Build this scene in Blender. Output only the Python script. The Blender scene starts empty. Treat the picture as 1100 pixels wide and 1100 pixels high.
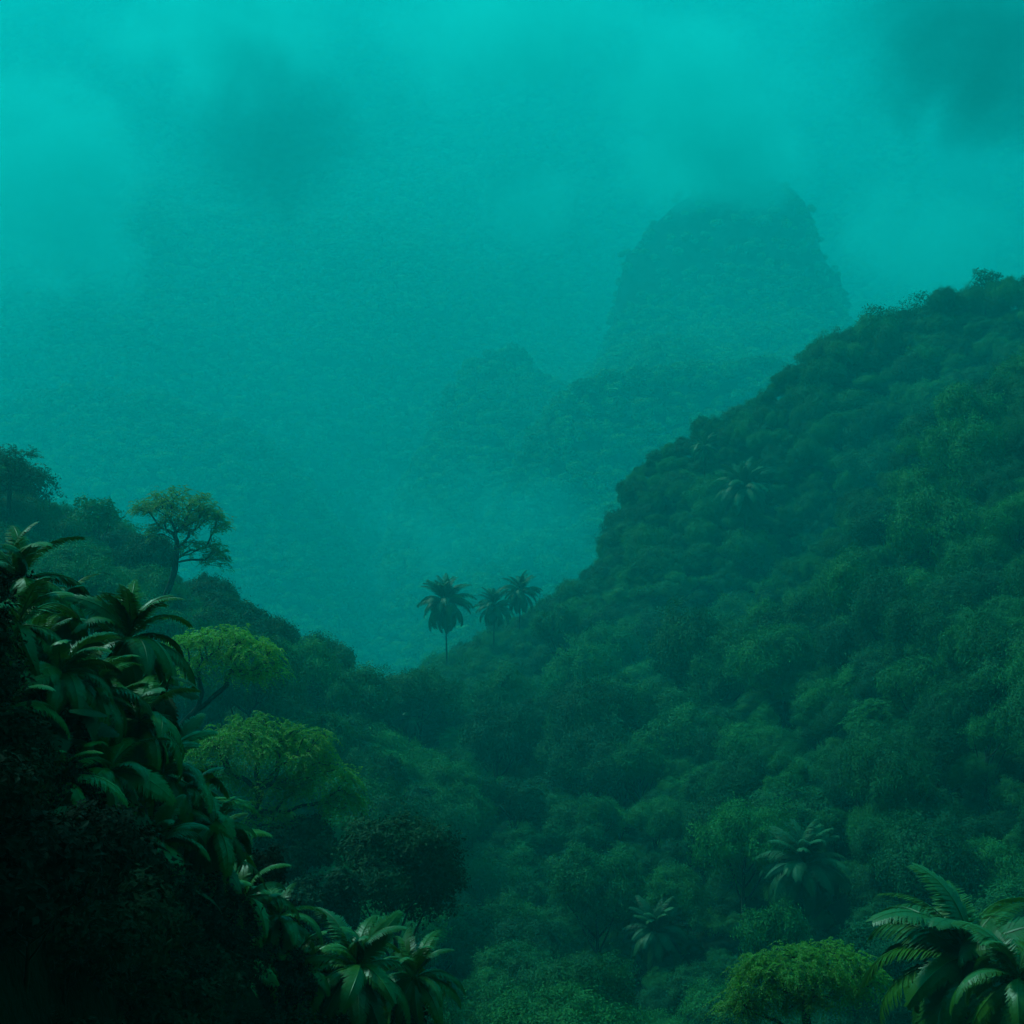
import bpy, math, random
import numpy as np
from mathutils import Vector, Matrix, Euler

SC = bpy.context.scene
COL = SC.collection
RNG = np.random.default_rng(11)
random.seed(5)
R = math.radians
F = 1328.0                       # focal length of the photograph in its own pixels

def at(px, py, d):
    """a point d metres down the valley that the photograph shows at px, py"""
    return np.array([(px - 550.0) / F * d, d, (550.0 - py) / F * d])

# ------------------------------------------------------------------ bookkeeping
def tag(o, label=None, cat=None, group=None, kind=None):
    if label: o['label'] = label
    if cat: o['category'] = cat
    if group: o['group'] = group
    if kind: o['kind'] = kind
    return o

def empty(name, loc, rz=0.0):
    o = bpy.data.objects.new(name, None)
    o.empty_display_size = .3
    COL.objects.link(o)
    o.location = loc
    o.rotation_euler = (0, 0, rz)
    return o

def obj(name, me, parent=None):
    o = bpy.data.objects.new(name, me)
    COL.objects.link(o)
    if parent is not None: o.parent = parent
    return o

# ------------------------------------------------------------------ mesh helpers
def raw_mesh(name, verts, faces4, mat, smooth=False):
    verts = np.asarray(verts, dtype=np.float32).reshape(-1, 3)
    faces4 = np.asarray(faces4, dtype=np.int32).reshape(-1, 4)
    me = bpy.data.meshes.new(name)
    n = len(faces4)
    me.vertices.add(len(verts)); me.vertices.foreach_set('co', verts.ravel())
    me.loops.add(n * 4); me.loops.foreach_set('vertex_index', faces4.ravel())
    me.polygons.add(n)
    me.polygons.foreach_set('loop_start', np.arange(0, n * 4, 4, dtype=np.int32))
    me.polygons.foreach_set('loop_total', np.full(n, 4, dtype=np.int32))
    me.polygons.foreach_set('use_smooth', np.full(n, smooth, dtype=bool))
    me.update(calc_edges=True)
    me.validate()
    me.materials.append(mat)
    return me

def quads_mesh(name, Q, mat, smooth=False):
    Q = np.asarray(Q, dtype=np.float32).reshape(-1, 4, 3)
    return raw_mesh(name, Q.reshape(-1, 3), np.arange(len(Q) * 4).reshape(-1, 4), mat, smooth)

def norm(v):
    return v / np.maximum(np.linalg.norm(v, axis=-1, keepdims=True), 1e-9)

def kites(P, D, N, L, W, fold=.25):
    """leaf shaped quads, base P, direction D, facing N"""
    D = norm(D); S = norm(np.cross(D, N)); N = np.cross(S, D)
    L = np.asarray(L).reshape(-1, 1); W = np.asarray(W).reshape(-1, 1)
    m = P + D * L * .45 + N * W * fold
    return np.stack([P, m + S * W, P + D * L - N * W * fold * .5, m - S * W], axis=1)

class Tubes:
    def __init__(self): self.v = []; self.f = []; self.n = 0
    def add(self, pts, rad, k=6):
        pts = np.asarray(pts, float); m = len(pts)
        rad = np.broadcast_to(np.asarray(rad, float), (m,))
        t = norm(np.gradient(pts, axis=0))
        ref = np.array([.31, .95, .05])
        a = norm(np.cross(t, ref)); b = np.cross(t, a)
        ang = np.linspace(0, 2 * np.pi, k, endpoint=False)
        ring = pts[:, None] + rad[:, None, None] * (np.cos(ang)[None, :, None] * a[:, None] + np.sin(ang)[None, :, None] * b[:, None])
        i = np.arange(m - 1)[:, None] * k + np.arange(k)[None]
        j = np.arange(m - 1)[:, None] * k + (np.arange(k) + 1)[None] % k
        self.v.append(ring.reshape(-1, 3)); self.f.append(np.stack([i, j, j + k, i + k], -1).reshape(-1, 4) + self.n)
        self.n += m * k
    def mesh(self, name, mat):
        return raw_mesh(name, np.concatenate(self.v), np.concatenate(self.f), mat, True)

# value noise, vectorised
def vnoise(x, y, seed=0):
    xi = np.floor(x).astype(np.int64); yi = np.floor(y).astype(np.int64)
    fx = x - xi; fy = y - yi
    fx = fx * fx * (3 - 2 * fx); fy = fy * fy * (3 - 2 * fy)
    def h(a, b):
        n = (a * 374761393 + b * 668265263 + seed * 974711) & 0x7fffffff
        n = ((n ^ (n >> 13)) * 1274126177) & 0x7fffffff
        n = n ^ (n >> 16)
        return (n & 0xffff) / 32767.5 - 1.0
    return (h(xi, yi) * (1 - fx) + h(xi + 1, yi) * fx) * (1 - fy) + (h(xi, yi + 1) * (1 - fx) + h(xi + 1, yi + 1) * fx) * fy

def fbm(x, y, seed=0, oc=4):
    s = 0.0; a = 1.0
    for k in range(oc):
        s = s + a * vnoise(x * 2 ** k + 17.3 * k, y * 2 ** k - 9.1 * k, seed + k); a *= .5
    return s

# ------------------------------------------------------------------ materials
def new_mat(name):
    m = bpy.data.materials.new(name); m.use_nodes = True
    nt = m.node_tree
    for n in list(nt.nodes): nt.nodes.remove(n)
    out = nt.nodes.new('ShaderNodeOutputMaterial')
    return m, nt, out

def leaf_mat(name, ca, cb, rough=.5, transl=.25, noise=1.5, spec=.35):
    m, nt, out = new_mat(name)
    N = nt.nodes.new; L = nt.links.new
    info = N('ShaderNodeObjectInfo'); tc = N('ShaderNodeTexCoord'); nz = N('ShaderNodeTexNoise')
    nz.inputs['Scale'].default_value = noise; nz.inputs['Detail'].default_value = 3
    L(tc.outputs['Object'], nz.inputs['Vector'])
    add = N('ShaderNodeMath'); add.operation = 'MULTIPLY_ADD'
    L(nz.outputs['Fac'], add.inputs[0]); add.inputs[1].default_value = .9
    mul = N('ShaderNodeMath'); mul.operation = 'MULTIPLY_ADD'
    L(info.outputs['Random'], mul.inputs[0]); mul.inputs[1].default_value = .8; mul.inputs[2].default_value = -.4
    L(mul.outputs[0], add.inputs[2])
    ramp = N('ShaderNodeValToRGB')
    ramp.color_ramp.elements[0].position = .1; ramp.color_ramp.elements[0].color = (*ca, 1)
    ramp.color_ramp.elements[1].position = .9; ramp.color_ramp.elements[1].color = (*cb, 1)
    L(add.outputs[0], ramp.inputs['Fac'])
    p = N('ShaderNodeBsdfPrincipled')
    p.inputs['Roughness'].default_value = rough
    p.inputs['Specular IOR Level'].default_value = spec
    L(ramp.outputs['Color'], p.inputs['Base Color'])
    if transl > 0:
        t = N('ShaderNodeBsdfTranslucent'); mx = N('ShaderNodeMixShader'); mx.inputs[0].default_value = transl
        L(ramp.outputs['Color'], t.inputs['Color']); L(p.outputs[0], mx.inputs[1]); L(t.outputs[0], mx.inputs[2])
        L(mx.outputs[0], out.inputs['Surface'])
    else:
        L(p.outputs[0], out.inputs['Surface'])
    return m

def rough_mat(name, ca, cb, scale, rough=.9, stretch=(1, 1, 1), bump=.4, dist=.1):
    m, nt, out = new_mat(name)
    N = nt.nodes.new; L = nt.links.new
    tc = N('ShaderNodeTexCoord'); mp = N('ShaderNodeMapping'); mp.inputs['Scale'].default_value = stretch
    nz = N('ShaderNodeTexNoise'); nz.inputs['Scale'].default_value = scale; nz.inputs['Detail'].default_value = 8; nz.inputs['Roughness'].default_value = .65
    L(tc.outputs['Object'], mp.inputs['Vector']); L(mp.outputs[0], nz.inputs['Vector'])
    ramp = N('ShaderNodeValToRGB')
    ramp.color_ramp.elements[0].position = .35; ramp.color_ramp.elements[0].color = (*ca, 1)
    ramp.color_ramp.elements[1].position = .68; ramp.color_ramp.elements[1].color = (*cb, 1)
    L(nz.outputs['Fac'], ramp.inputs['Fac'])
    p = N('ShaderNodeBsdfPrincipled'); p.inputs['Roughness'].default_value = rough; p.inputs['Specular IOR Level'].default_value = .2
    b = N('ShaderNodeBump'); b.inputs['Strength'].default_value = bump; b.inputs['Distance'].default_value = dist
    L(nz.outputs['Fac'], b.inputs['Height']); L(b.outputs[0], p.inputs['Normal'])
    L(ramp.outputs['Color'], p.inputs['Base Color']); L(p.outputs[0], out.inputs['Surface'])
    return m

M_CANOPY = leaf_mat('canopy_leaves', (.005, .085, .034), (.034, .225, .05), .6, .22, .35, .15)
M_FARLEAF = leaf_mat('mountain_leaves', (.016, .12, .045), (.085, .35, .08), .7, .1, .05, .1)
M_LIME = leaf_mat('lime_leaves', (.045, .2, .014), (.16, .42, .022), .5, .4, .5)
M_OLIVE = leaf_mat('olive_leaves', (.05, .17, .02), (.14, .32, .03), .5, .4, .5)
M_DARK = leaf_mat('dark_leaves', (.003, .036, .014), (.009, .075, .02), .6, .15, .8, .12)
M_PALM = leaf_mat('palm_leaves', (.02, .11, .055), (.04, .16, .06), .5, .2, .6, .2)
M_SHRUB = leaf_mat('shrub_leaves', (.002, .012, .006), (.006, .028, .009), .7, .1, .8, .06)  # near-black: the shade of the bank is put into the leaf colour
M_FERN = leaf_mat('fern_leaves', (.018, .105, .018), (.05, .19, .016), .42, .22, 1.2, .5)
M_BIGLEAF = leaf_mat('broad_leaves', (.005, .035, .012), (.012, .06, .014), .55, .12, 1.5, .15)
M_BARK = rough_mat('bark', (.012, .016, .012), (.04, .045, .03), 4, .9, (1, 1, .3), .6, .05)
M_PALMBARK = rough_mat('palm_bark', (.015, .018, .014), (.05, .05, .035), 3, .9, (.4, .4, 5), .6, .05)
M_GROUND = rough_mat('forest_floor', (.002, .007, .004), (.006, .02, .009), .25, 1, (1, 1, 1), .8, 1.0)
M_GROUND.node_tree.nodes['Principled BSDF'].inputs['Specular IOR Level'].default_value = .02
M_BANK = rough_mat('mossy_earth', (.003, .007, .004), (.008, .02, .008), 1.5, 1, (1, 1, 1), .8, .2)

# ------------------------------------------------------------------ terrain
# profiles across the valley at rising distances, (px, py) as the photograph shows the top of the vegetation there, except the added left ridge
PROF = {
    8:  [(-1500, -700), (-600, -250), (-260, 420), (-80, 800), (0, 1150), (200, 1500), (550, 1900), (1100, 2300), (2500, 2300)],  # left ends, out of frame, raised as an added ridge shading the bank
    13: [(-1500, -500), (-600, -150), (-260, 300), (-70, 620), (0, 800), (100, 960), (200, 1150), (400, 1500), (1100, 1900), (2500, 1800)],
    19: [(-1500, -300), (-600, -40), (-260, 330), (-70, 560), (0, 665), (60, 700), (110, 760), (200, 880), (260, 985), (350, 1110), (470, 1140), (560, 1320), (800, 1500), (1000, 1400), (1300, 1300), (2500, 1000)],
    28: [(-1500, -100), (-600, 0), (-260, 320), (-70, 660), (0, 760), (100, 830), (200, 920), (300, 1040), (400, 1120), (500, 1250), (700, 1350), (900, 1260), (1040, 1150), (1200, 1120), (2500, 800)],
    42: [(-1500, 200), (-600, 550), (0, 840), (200, 970), (300, 1040), (400, 1090), (500, 1180), (700, 1220), (860, 1200), (1000, 1170), (1100, 1130), (2500, 600)],
    65: [(-1500, 250), (-400, 650), (0, 850), (200, 930), (300, 985), (400, 1030), (500, 1100), (600, 1130), (800, 1130), (1100, 1090), (1500, 800), (2500, 500)],
    85: [(-1500, 250), (-400, 600), (0, 800), (200, 880), (300, 930), (400, 985), (500, 1050), (600, 1080), (700, 1065), (900, 1030), (1100, 985), (1500, 700), (2500, 400)],
    112: [(-1500, 250), (-400, 560), (0, 740), (200, 810), (300, 850), (380, 890), (450, 940), (520, 990), (600, 990), (700, 965), (800, 930), (900, 880), (1000, 830), (1100, 775), (1500, 550), (2500, 300)],
    150: [(-1500, 250), (-400, 480), (0, 640), (100, 680), (200, 720), (300, 765), (380, 800), (450, 845), (510, 885), (570, 900), (640, 885), (700, 858), (800, 815), (900, 757), (1000, 680), (1100, 600), (1500, 400), (2500, 200)],
    195: [(-1500, 200), (-400, 330), (-100, 440), (0, 492), (50, 548), (100, 560), (150, 578), (200, 615), (230, 650), (265, 668), (300, 698), (345, 725), (400, 752), (450, 785), (510, 815), (560, 825), (640, 805), (700, 785), (800, 730), (900, 650), (1000, 560), (1100, 480), (1500, 250), (2500, 100)],
    225: [(-1500, 300), (-400, 420), (0, 560), (150, 640), (230, 700), (300, 730), (345, 745), (400, 757), (450, 775), (510, 790), (560, 790), (640, 765), (700, 738), (750, 712), (800, 680), (850, 634), (900, 583), (950, 535), (1000, 487), (1050, 440), (1100, 398), (1500, 200), (2500, 50)],
    262: [(-1500, 400), (-400, 520), (0, 640), (230, 740), (345, 765), (430, 762), (500, 745), (560, 725), (640, 700), (700, 690), (800, 672), (900, 640), (1000, 585), (1100, 500), (1500, 300), (2500, 100)],
    290: [(-1500, 450), (-400, 600), (0, 700), (345, 780), (430, 758), (500, 715), (560, 685), (620, 652), (655, 632), (690, 600), (740, 570), (800, 556), (900, 510), (1000, 445), (1100, 390), (1500, 230), (2500, 100)],
    325: [(-1500, 500), (-400, 650), (0, 740), (345, 790), (400, 765), (430, 745), (500, 698), (560, 668), (600, 645), (640, 615), (668, 585), (678, 520), (700, 490), (770, 458), (800, 440), (830, 420), (900, 375), (940, 362), (980, 343), (1060, 320), (1100, 312), (1300, 265), (2500, 100)],
    430: [(-1500, 550), (-400, 700), (0, 780), (400, 810), (500, 780), (600, 720), (700, 620), (800, 540), (900, 480), (1000, 430), (1100, 400), (1700, 260), (2500, 200)],
    500: [(-1500, 550), (-300, 780), (200, 850), (550, 840), (800, 760), (1100, 680), (2500, 400)],
    640: [(-1500, 500), (-300, 760), (200, 800), (450, 800), (600, 760), (800, 690), (1100, 640), (2500, 400)],
    730: [(-1500, 450), (-300, 700), (0, 730), (380, 770), (440, 742), (480, 690), (500, 640), (525, 600), (560, 580), (600, 566), (660, 535), (720, 500), (1000, 480), (2500, 350)],
    800: [(-1500, 430), (-300, 650), (0, 700), (400, 770), (450, 745), (500, 705), (545, 640), (600, 592), (700, 545), (1000, 500), (2500, 350)],
    865: [(-1500, 400), (-300, 600), (0, 640), (200, 690), (400, 760), (440, 692), (488, 632), (515, 578), (532, 535), (552, 490), (575, 452), (600, 425), (640, 402), (700, 395), (800, 395), (1000, 420), (2500, 330)],
    950: [(-1500, 350), (-300, 520), (0, 560), (200, 590), (360, 680), (430, 740), (480, 650), (520, 590), (560, 525), (600, 475), (650, 430), (700, 405), (1000, 420), (2500, 330)],
    1100: [(-1500, 250), (-200, 390), (0, 422), (100, 408), (200, 438), (260, 452), (330, 505), (380, 610), (408, 650), (424, 548), (448, 492), (474, 435), (500, 386), (520, 370), (556, 370), (580, 398), (620, 425), (660, 385), (700, 365), (850, 365), (1000, 400), (2500, 320)],
    1200: [(-1500, 280), (0, 480), (200, 500), (330, 540), (400, 610), (480, 500), (560, 445), (630, 400), (655, 365), (690, 340), (850, 330), (1000, 400), (2500, 300)],
    1310: [(-1500, 250), (0, 340), (150, 345), (300, 365), (420, 400), (500, 430), (600, 430), (645, 385), (655, 345), (664, 300), (668, 262), (690, 240), (712, 222), (740, 200), (790, 178), (850, 186), (874, 225), (882, 268), (904, 290), (912, 345), (950, 378), (1000, 390), (1100, 400), (2500, 200)],
    1460: [(-1500, 120), (0, 235), (150, 240), (300, 250), (450, 280), (550, 330), (640, 400), (700, 430), (1000, 420), (2500, 120)],
    1800: [(-1500, 50), (0, 160), (150, 175), (300, 165), (450, 190), (550, 220), (620, 270), (700, 320), (850, 330), (1000, 320), (1100, 280), (2500, 50)],
    2480: [(-1500, -60), (0, -40), (200, -70), (400, -50), (700, -60), (900, -80), (1100, -60), (2500, -60)],
    2660: [(-1500, 0), (0, 10), (1100, 0), (2500, 0)],
}
def sY(Y): return np.sqrt(np.asarray(Y, float) ** 2 + 900.0)
_P = []
for d in sorted(PROF):
    a = np.array(PROF[d], float)
    _P.append((d, (a[:, 0] - 550) / F * d / sY(d), (550 - a[:, 1]) / F * d))
# unseen slope rising behind the camera, added to block light from there
BACK = [(-420, [(-1.6, 330), (0, 300), (1.6, 330)]), (-160, [(-1.6, 190), (0, 165), (1.6, 190)]), (-70, [(-1.6, 90), (0, 72), (1.6, 80)]),
        (-30, [(-1.6, 45), (-.6, 24), (0, 18), (.8, 16), (1.6, 34)]), (-8, [(-1.6, 50), (-.5, 14), (-.2, -1.8), (.2, -4), (1.6, 5)]), (0, [(-1.6, 46), (-.5, 13), (-.2, -3), (0, -6), (.5, -12), (1.6, -5)])]  # left ends carry on the added shading ridge
_P = [(d, np.array([q[0] for q in a]), np.array([q[1] for q in a], float)) for d, a in BACK] + _P
_PY = np.array([p[0] for p in _P], float)

def canopy_z(x, Y, lumps=True):
    x = np.asarray(x, float); Y = np.asarray(Y, float)
    c = x / sY(Y)
    tab = np.stack([np.interp(c, p[1], p[2]) for p in _P])            # one row per profile
    k = np.clip(np.searchsorted(_PY, Y, side='right') - 1, 0, len(_PY) - 2)
    t = np.clip((Y - _PY[k]) / (_PY[k + 1] - _PY[k]), 0, 1)
    a = np.take_along_axis(tab, k[None], 0)[0]; b = np.take_along_axis(tab, (k + 1)[None], 0)[0]
    z = a + (b - a) * t
    if lumps:
        near = np.clip((Y - 60) / 60, 0, 1) * np.clip((560 - Y) / 150, 0, 1)
        far = np.clip((Y - 600) / 130, 0, 1)
        z = z + np.clip((Y - 1460) / 250, 0, 1) * np.clip((2450 - Y) / 150, 0, 1) * (fbm(x / 230, Y / 400, 31, 3) * 42)
        z = z + near * fbm(x / 30, Y / 30, 3) * 3.2 + far * (fbm(x / 150, Y / 150, 8) * 9 + fbm(x / 45, Y / 45, 21, 3) * 6.5)
        z = z + np.clip((60 - np.abs(Y)) / 40, 0, 1) * fbm(x / 3.0, Y / 3.0, 5) * .22
    return z

def ground_z(x, Y):
    Y = np.asarray(Y, float)
    off = np.clip((Y - 34) / 40, 0, 1)
    off = off * off * (3 - 2 * off) * 5.5 + np.clip((Y - 600) / 130, 0, 1) * 4
    return canopy_z(x, Y) - off

def terrain(name, ys, nc, cmax, mat):
    cs = np.linspace(-cmax, cmax, nc)
    Yg, Cg = np.meshgrid(ys, cs, indexing='ij')
    X = Cg * sY(Yg)
    Z = ground_z(X.ravel(), Yg.ravel()).reshape(X.shape)
    V = np.stack([X, Yg, Z], -1)
    r, c = X.shape
    i = (np.arange(r - 1)[:, None] * c + np.arange(c - 1)[None])
    Fq = np.stack([i, i + 1, i + 1 + c, i + c], -1)
    return tag(obj(name, raw_mesh(name, V, Fq, mat, True)), kind='structure')

ys_near = np.concatenate([np.linspace(-420, -40, 24), np.linspace(-36, 60, 130)[0:], np.linspace(62, 440, 190), np.linspace(446, 640, 40)])
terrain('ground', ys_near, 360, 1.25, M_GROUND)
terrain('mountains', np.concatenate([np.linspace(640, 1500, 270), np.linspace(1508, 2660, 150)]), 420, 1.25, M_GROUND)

def visible(P, step=70, clear=3.0):
    """true where a point stands clear of the land between it and the camera"""
    P = np.asarray(P, float)
    ok = np.ones(len(P), bool)
    for t in np.linspace(.03, .985, step):
        q = P * t
        ok &= q[:, 2] > canopy_z(q[:, 0], q[:, 1], False) - clear
    return ok

# ------------------------------------------------------------------ canopy tree crowns
def crown_mesh(name, seed, Rr, Hh, n, leafL, mat, lobes=11, open_=0.0, irr=.14):
    g = np.random.default_rng(seed)
    a = g.uniform(0, 2 * np.pi, lobes); rr = np.sqrt(g.uniform(0.02, 1, lobes)) * .68
    lc = np.stack([np.cos(a) * rr * Rr, np.sin(a) * rr * Rr, Hh * (.62 - .42 * rr ** 2 + g.uniform(-irr, irr, lobes))], 1)
    lr = Rr * g.uniform(.27, .46, lobes)
    w = lr ** 2; w /= w.sum()
    k = g.choice(lobes, int(n * 1.9), p=w)
    d = norm(g.normal(size=(len(k), 3)) + np.array([0, 0, .45]))
    rad = lr[k] * (1 - .42 * g.uniform(0, 1, len(k)) ** 2.2 + .3 * g.uniform(0, 1, len(k)) ** 6) * (1 + .3 * vnoise(d[:, 0] * 3 + k * 7.1, d[:, 1] * 3 + d[:, 2] * 2, seed) + .14 * vnoise(d[:, 0] * 9 + k * 3.1, d[:, 1] * 9 + d[:, 2] * 6, seed + 9))
    P = lc[k] + d * rad[:, None] * np.array([1, 1, .8])
    ns = max(10, int(18 * Rr)) if n > 1500 else 22
    sk = g.choice(lobes, ns, p=w); sd = norm(g.normal(size=(ns, 3)) + np.array([0, 0, .5]))
    sc_ = lc[sk] + sd * (lr[sk] * g.uniform(.95, 1.4, ns))[:, None] * np.array([1, 1, .9])
    q = g.integers(0, ns, int(n * .4)); pick = g.choice(len(P), len(q), replace=False)
    P[pick] = sc_[q] + g.normal(size=(len(q), 3)) * .085 * Rr * np.array([1, 1, .7]); d[pick] = sd[q]; k[pick] = sk[q]
    # drop leaves buried inside a neighbouring lobe
    dist = np.linalg.norm((P[:, None] - lc[None]) / np.array([1, 1, .8]), axis=2) / lr[None]
    dist[np.arange(len(k)), k] = 9
    keep = (dist.min(1) > .78) | (g.uniform(size=len(k)) < .12)
    keep &= vnoise(P[:, 0] / Rr * 5, P[:, 1] / Rr * 5 + P[:, 2], seed + 4) > (-.75 + open_)
    P = P[keep][:n]; d = d[keep][:n]
    m = len(P)
    D = norm(np.cross(d, g.normal(size=(m, 3))) + d * .45 + np.array([0, 0, -.3]))
    N = norm(d + g.normal(size=(m, 3)) * .45 + np.array([0, 0, .35]))
    L = leafL * g.uniform(.6, 1.35, m)
    return quads_mesh(name, kites(P, D, N, L, L * .24), mat)

def trunk_mesh(name, seed, Rr, Hh, h, r0, mat):
    g = np.random.default_rng(seed); T = Tubes()
    sway = g.normal(size=2) * .35
    t = np.linspace(0, 1, 8)
    pts = np.stack([sway[0] * np.sin(t * 2.5), sway[1] * np.sin(t * 2), -h + (h + .3 * Hh) * t], 1)
    T.add(pts, r0 * (1.25 - .75 * t) * np.where(t < .1, 1.35, 1), 7)
    for q in range(6):
        b = pts[4 + q % 3]; a = q * 1.05 + g.uniform(-.3, .3)
        e = np.array([math.cos(a) * Rr * .6, math.sin(a) * Rr * .6, Hh * g.uniform(.35, .6)])
        m = (b + e) / 2 + np.array([0, 0, -.12 * Hh]); s = np.linspace(0, 1, 6)[:, None]
        T.add((1 - s) ** 2 * b + 2 * s * (1 - s) * m + s * s * e, r0 * np.linspace(.5, .12, 6), 5)
    return T.mesh(name, mat)

NV = 7
CROWNS, TRUNKS = [], []
for k in range(NV):
    Rr = [4.2, 3.6, 4.8, 3.4, 4.4, 3.0, 5.2][k]; Hh = [4.2, 4.6, 4.0, 3.6, 5.0, 3.8, 4.4][k]
    CROWNS.append(crown_mesh('canopy_crown', 40 + k, Rr, Hh, [27000, 23000, 30000, 21000, 27000, 19000, 32000][k], [.23, .2, .24, .21, .22, .19, .25][k], M_CANOPY, [11, 9, 14, 8, 12, 8, 15][k]))
    TRUNKS.append(trunk_mesh('canopy_trunk', 80 + k, Rr, Hh, 6.5, .22, M_BARK))
FARCROWNS = [crown_mesh('mountain_crown', 140 + k, [4.4, 3.6, 5.0][k], [4.4, 4.8, 4.2][k], 900, 1.25, M_FARLEAF, [9, 7, 12][k]) for k in range(3)]

# ------------------------------------------------------------------ forest: points
def scatter(y0, y1, step, pmin, pmax, seed, slope=True, powr=0.0):
    g = np.random.default_rng(seed)
    out = []
    y = y0
    while y < y1:
        st = step * (1 + powr * (y - y0))
        x0 = (pmin - 550) / F * y; x1 = (pmax - 550) / F * y
        xs = np.arange(x0, x1, st)
        out.append(np.stack([xs + g.uniform(-.48, .48, len(xs)) * st, y + g.uniform(-.48, .48, len(xs)) * st], 1))
        y += st
    P = np.concatenate(out)
    if slope:                                       # steep land carries more trees per metre of map
        e = 3.0 if y1 < 900 else 12.0
        z = canopy_z(P[:, 0], P[:, 1], False)
        gx = (canopy_z(P[:, 0] + e, P[:, 1], False) - z) / e; gy = (canopy_z(P[:, 0], P[:, 1] + e, False) - z) / e
        k = np.clip(np.sqrt(1 + gx ** 2 + gy ** 2) + g.uniform(-.5, .5, len(P)), 1, 5).round().astype(int)
        P = np.repeat(P, k, axis=0)
        rep = np.concatenate([np.arange(n) for n in k])
        P = P + (rep > 0)[:, None] * g.uniform(-.9, .9, P.shape) * step
    z = ground_z(P[:, 0], P[:, 1])
    return np.column_stack([P, z])

def forest(name, P, scl, rot, idx, meshes, label, kind='stuff'):
    """vegetation nobody could count: one object, instanced by geometry nodes"""
    me = bpy.data.meshes.new(name)
    me.vertices.add(len(P)); me.vertices.foreach_set('co', np.asarray(P, np.float32).ravel()); me.update()
    a = me.attributes.new('scl', 'FLOAT_VECTOR', 'POINT'); a.data.foreach_set('vector', np.asarray(scl, np.float32).ravel())
    a = me.attributes.new('rot', 'FLOAT_VECTOR', 'POINT'); a.data.foreach_set('vector', np.asarray(rot, np.float32).ravel())
    a = me.attributes.new('idx', 'INT', 'POINT'); a.data.foreach_set('value', np.asarray(idx, np.int32))
    o = tag(obj(name, me), label, None, None, kind)
    ng = bpy.data.node_groups.new(name, 'GeometryNodeTree')
    ng.interface.new_socket('Geometry', in_out='INPUT', socket_type='NodeSocketGeometry')
    ng.interface.new_socket('Geometry', in_out='OUTPUT', socket_type='NodeSocketGeometry')
    N = ng.nodes.new; L = ng.links.new
    gi = N('NodeGroupInput'); go = N('NodeGroupOutput'); jn = N('GeometryNodeJoinGeometry')
    def attr(nm, ty):
        n = N('GeometryNodeInputNamedAttribute'); n.data_type = ty; n.inputs['Name'].default_value = nm; return n.outputs['Attribute']
    s_, r_, i_ = attr('scl', 'FLOAT_VECTOR'), attr('rot', 'FLOAT_VECTOR'), attr('idx', 'INT')
    for k, src in enumerate(meshes):
        oi = N('GeometryNodeObjectInfo'); oi.inputs['Object'].default_value = src; oi.inputs['As Instance'].default_value = False
        oi.transform_space = 'ORIGINAL'
        eq = N('FunctionNodeCompare'); eq.data_type = 'INT'; eq.operation = 'EQUAL'
        L(i_, eq.inputs[2]); eq.inputs[3].default_value = k
        ip = N('GeometryNodeInstanceOnPoints')
        L(gi.outputs[0], ip.inputs['Points']); L(eq.outputs[0], ip.inputs['Selection']); L(oi.outputs['Geometry'], ip.inputs['Instance'])
        e2r = N('FunctionNodeEulerToRotation'); L(r_, e2r.inputs[0]); L(e2r.outputs[0], ip.inputs['Rotation']); L(s_, ip.inputs['Scale'])
        L(ip.outputs[0], jn.inputs[0])
    L(jn.outputs[0], go.inputs[0])
    md = o.modifiers.new('scatter', 'NODES'); md.node_group = ng
    return o

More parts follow.
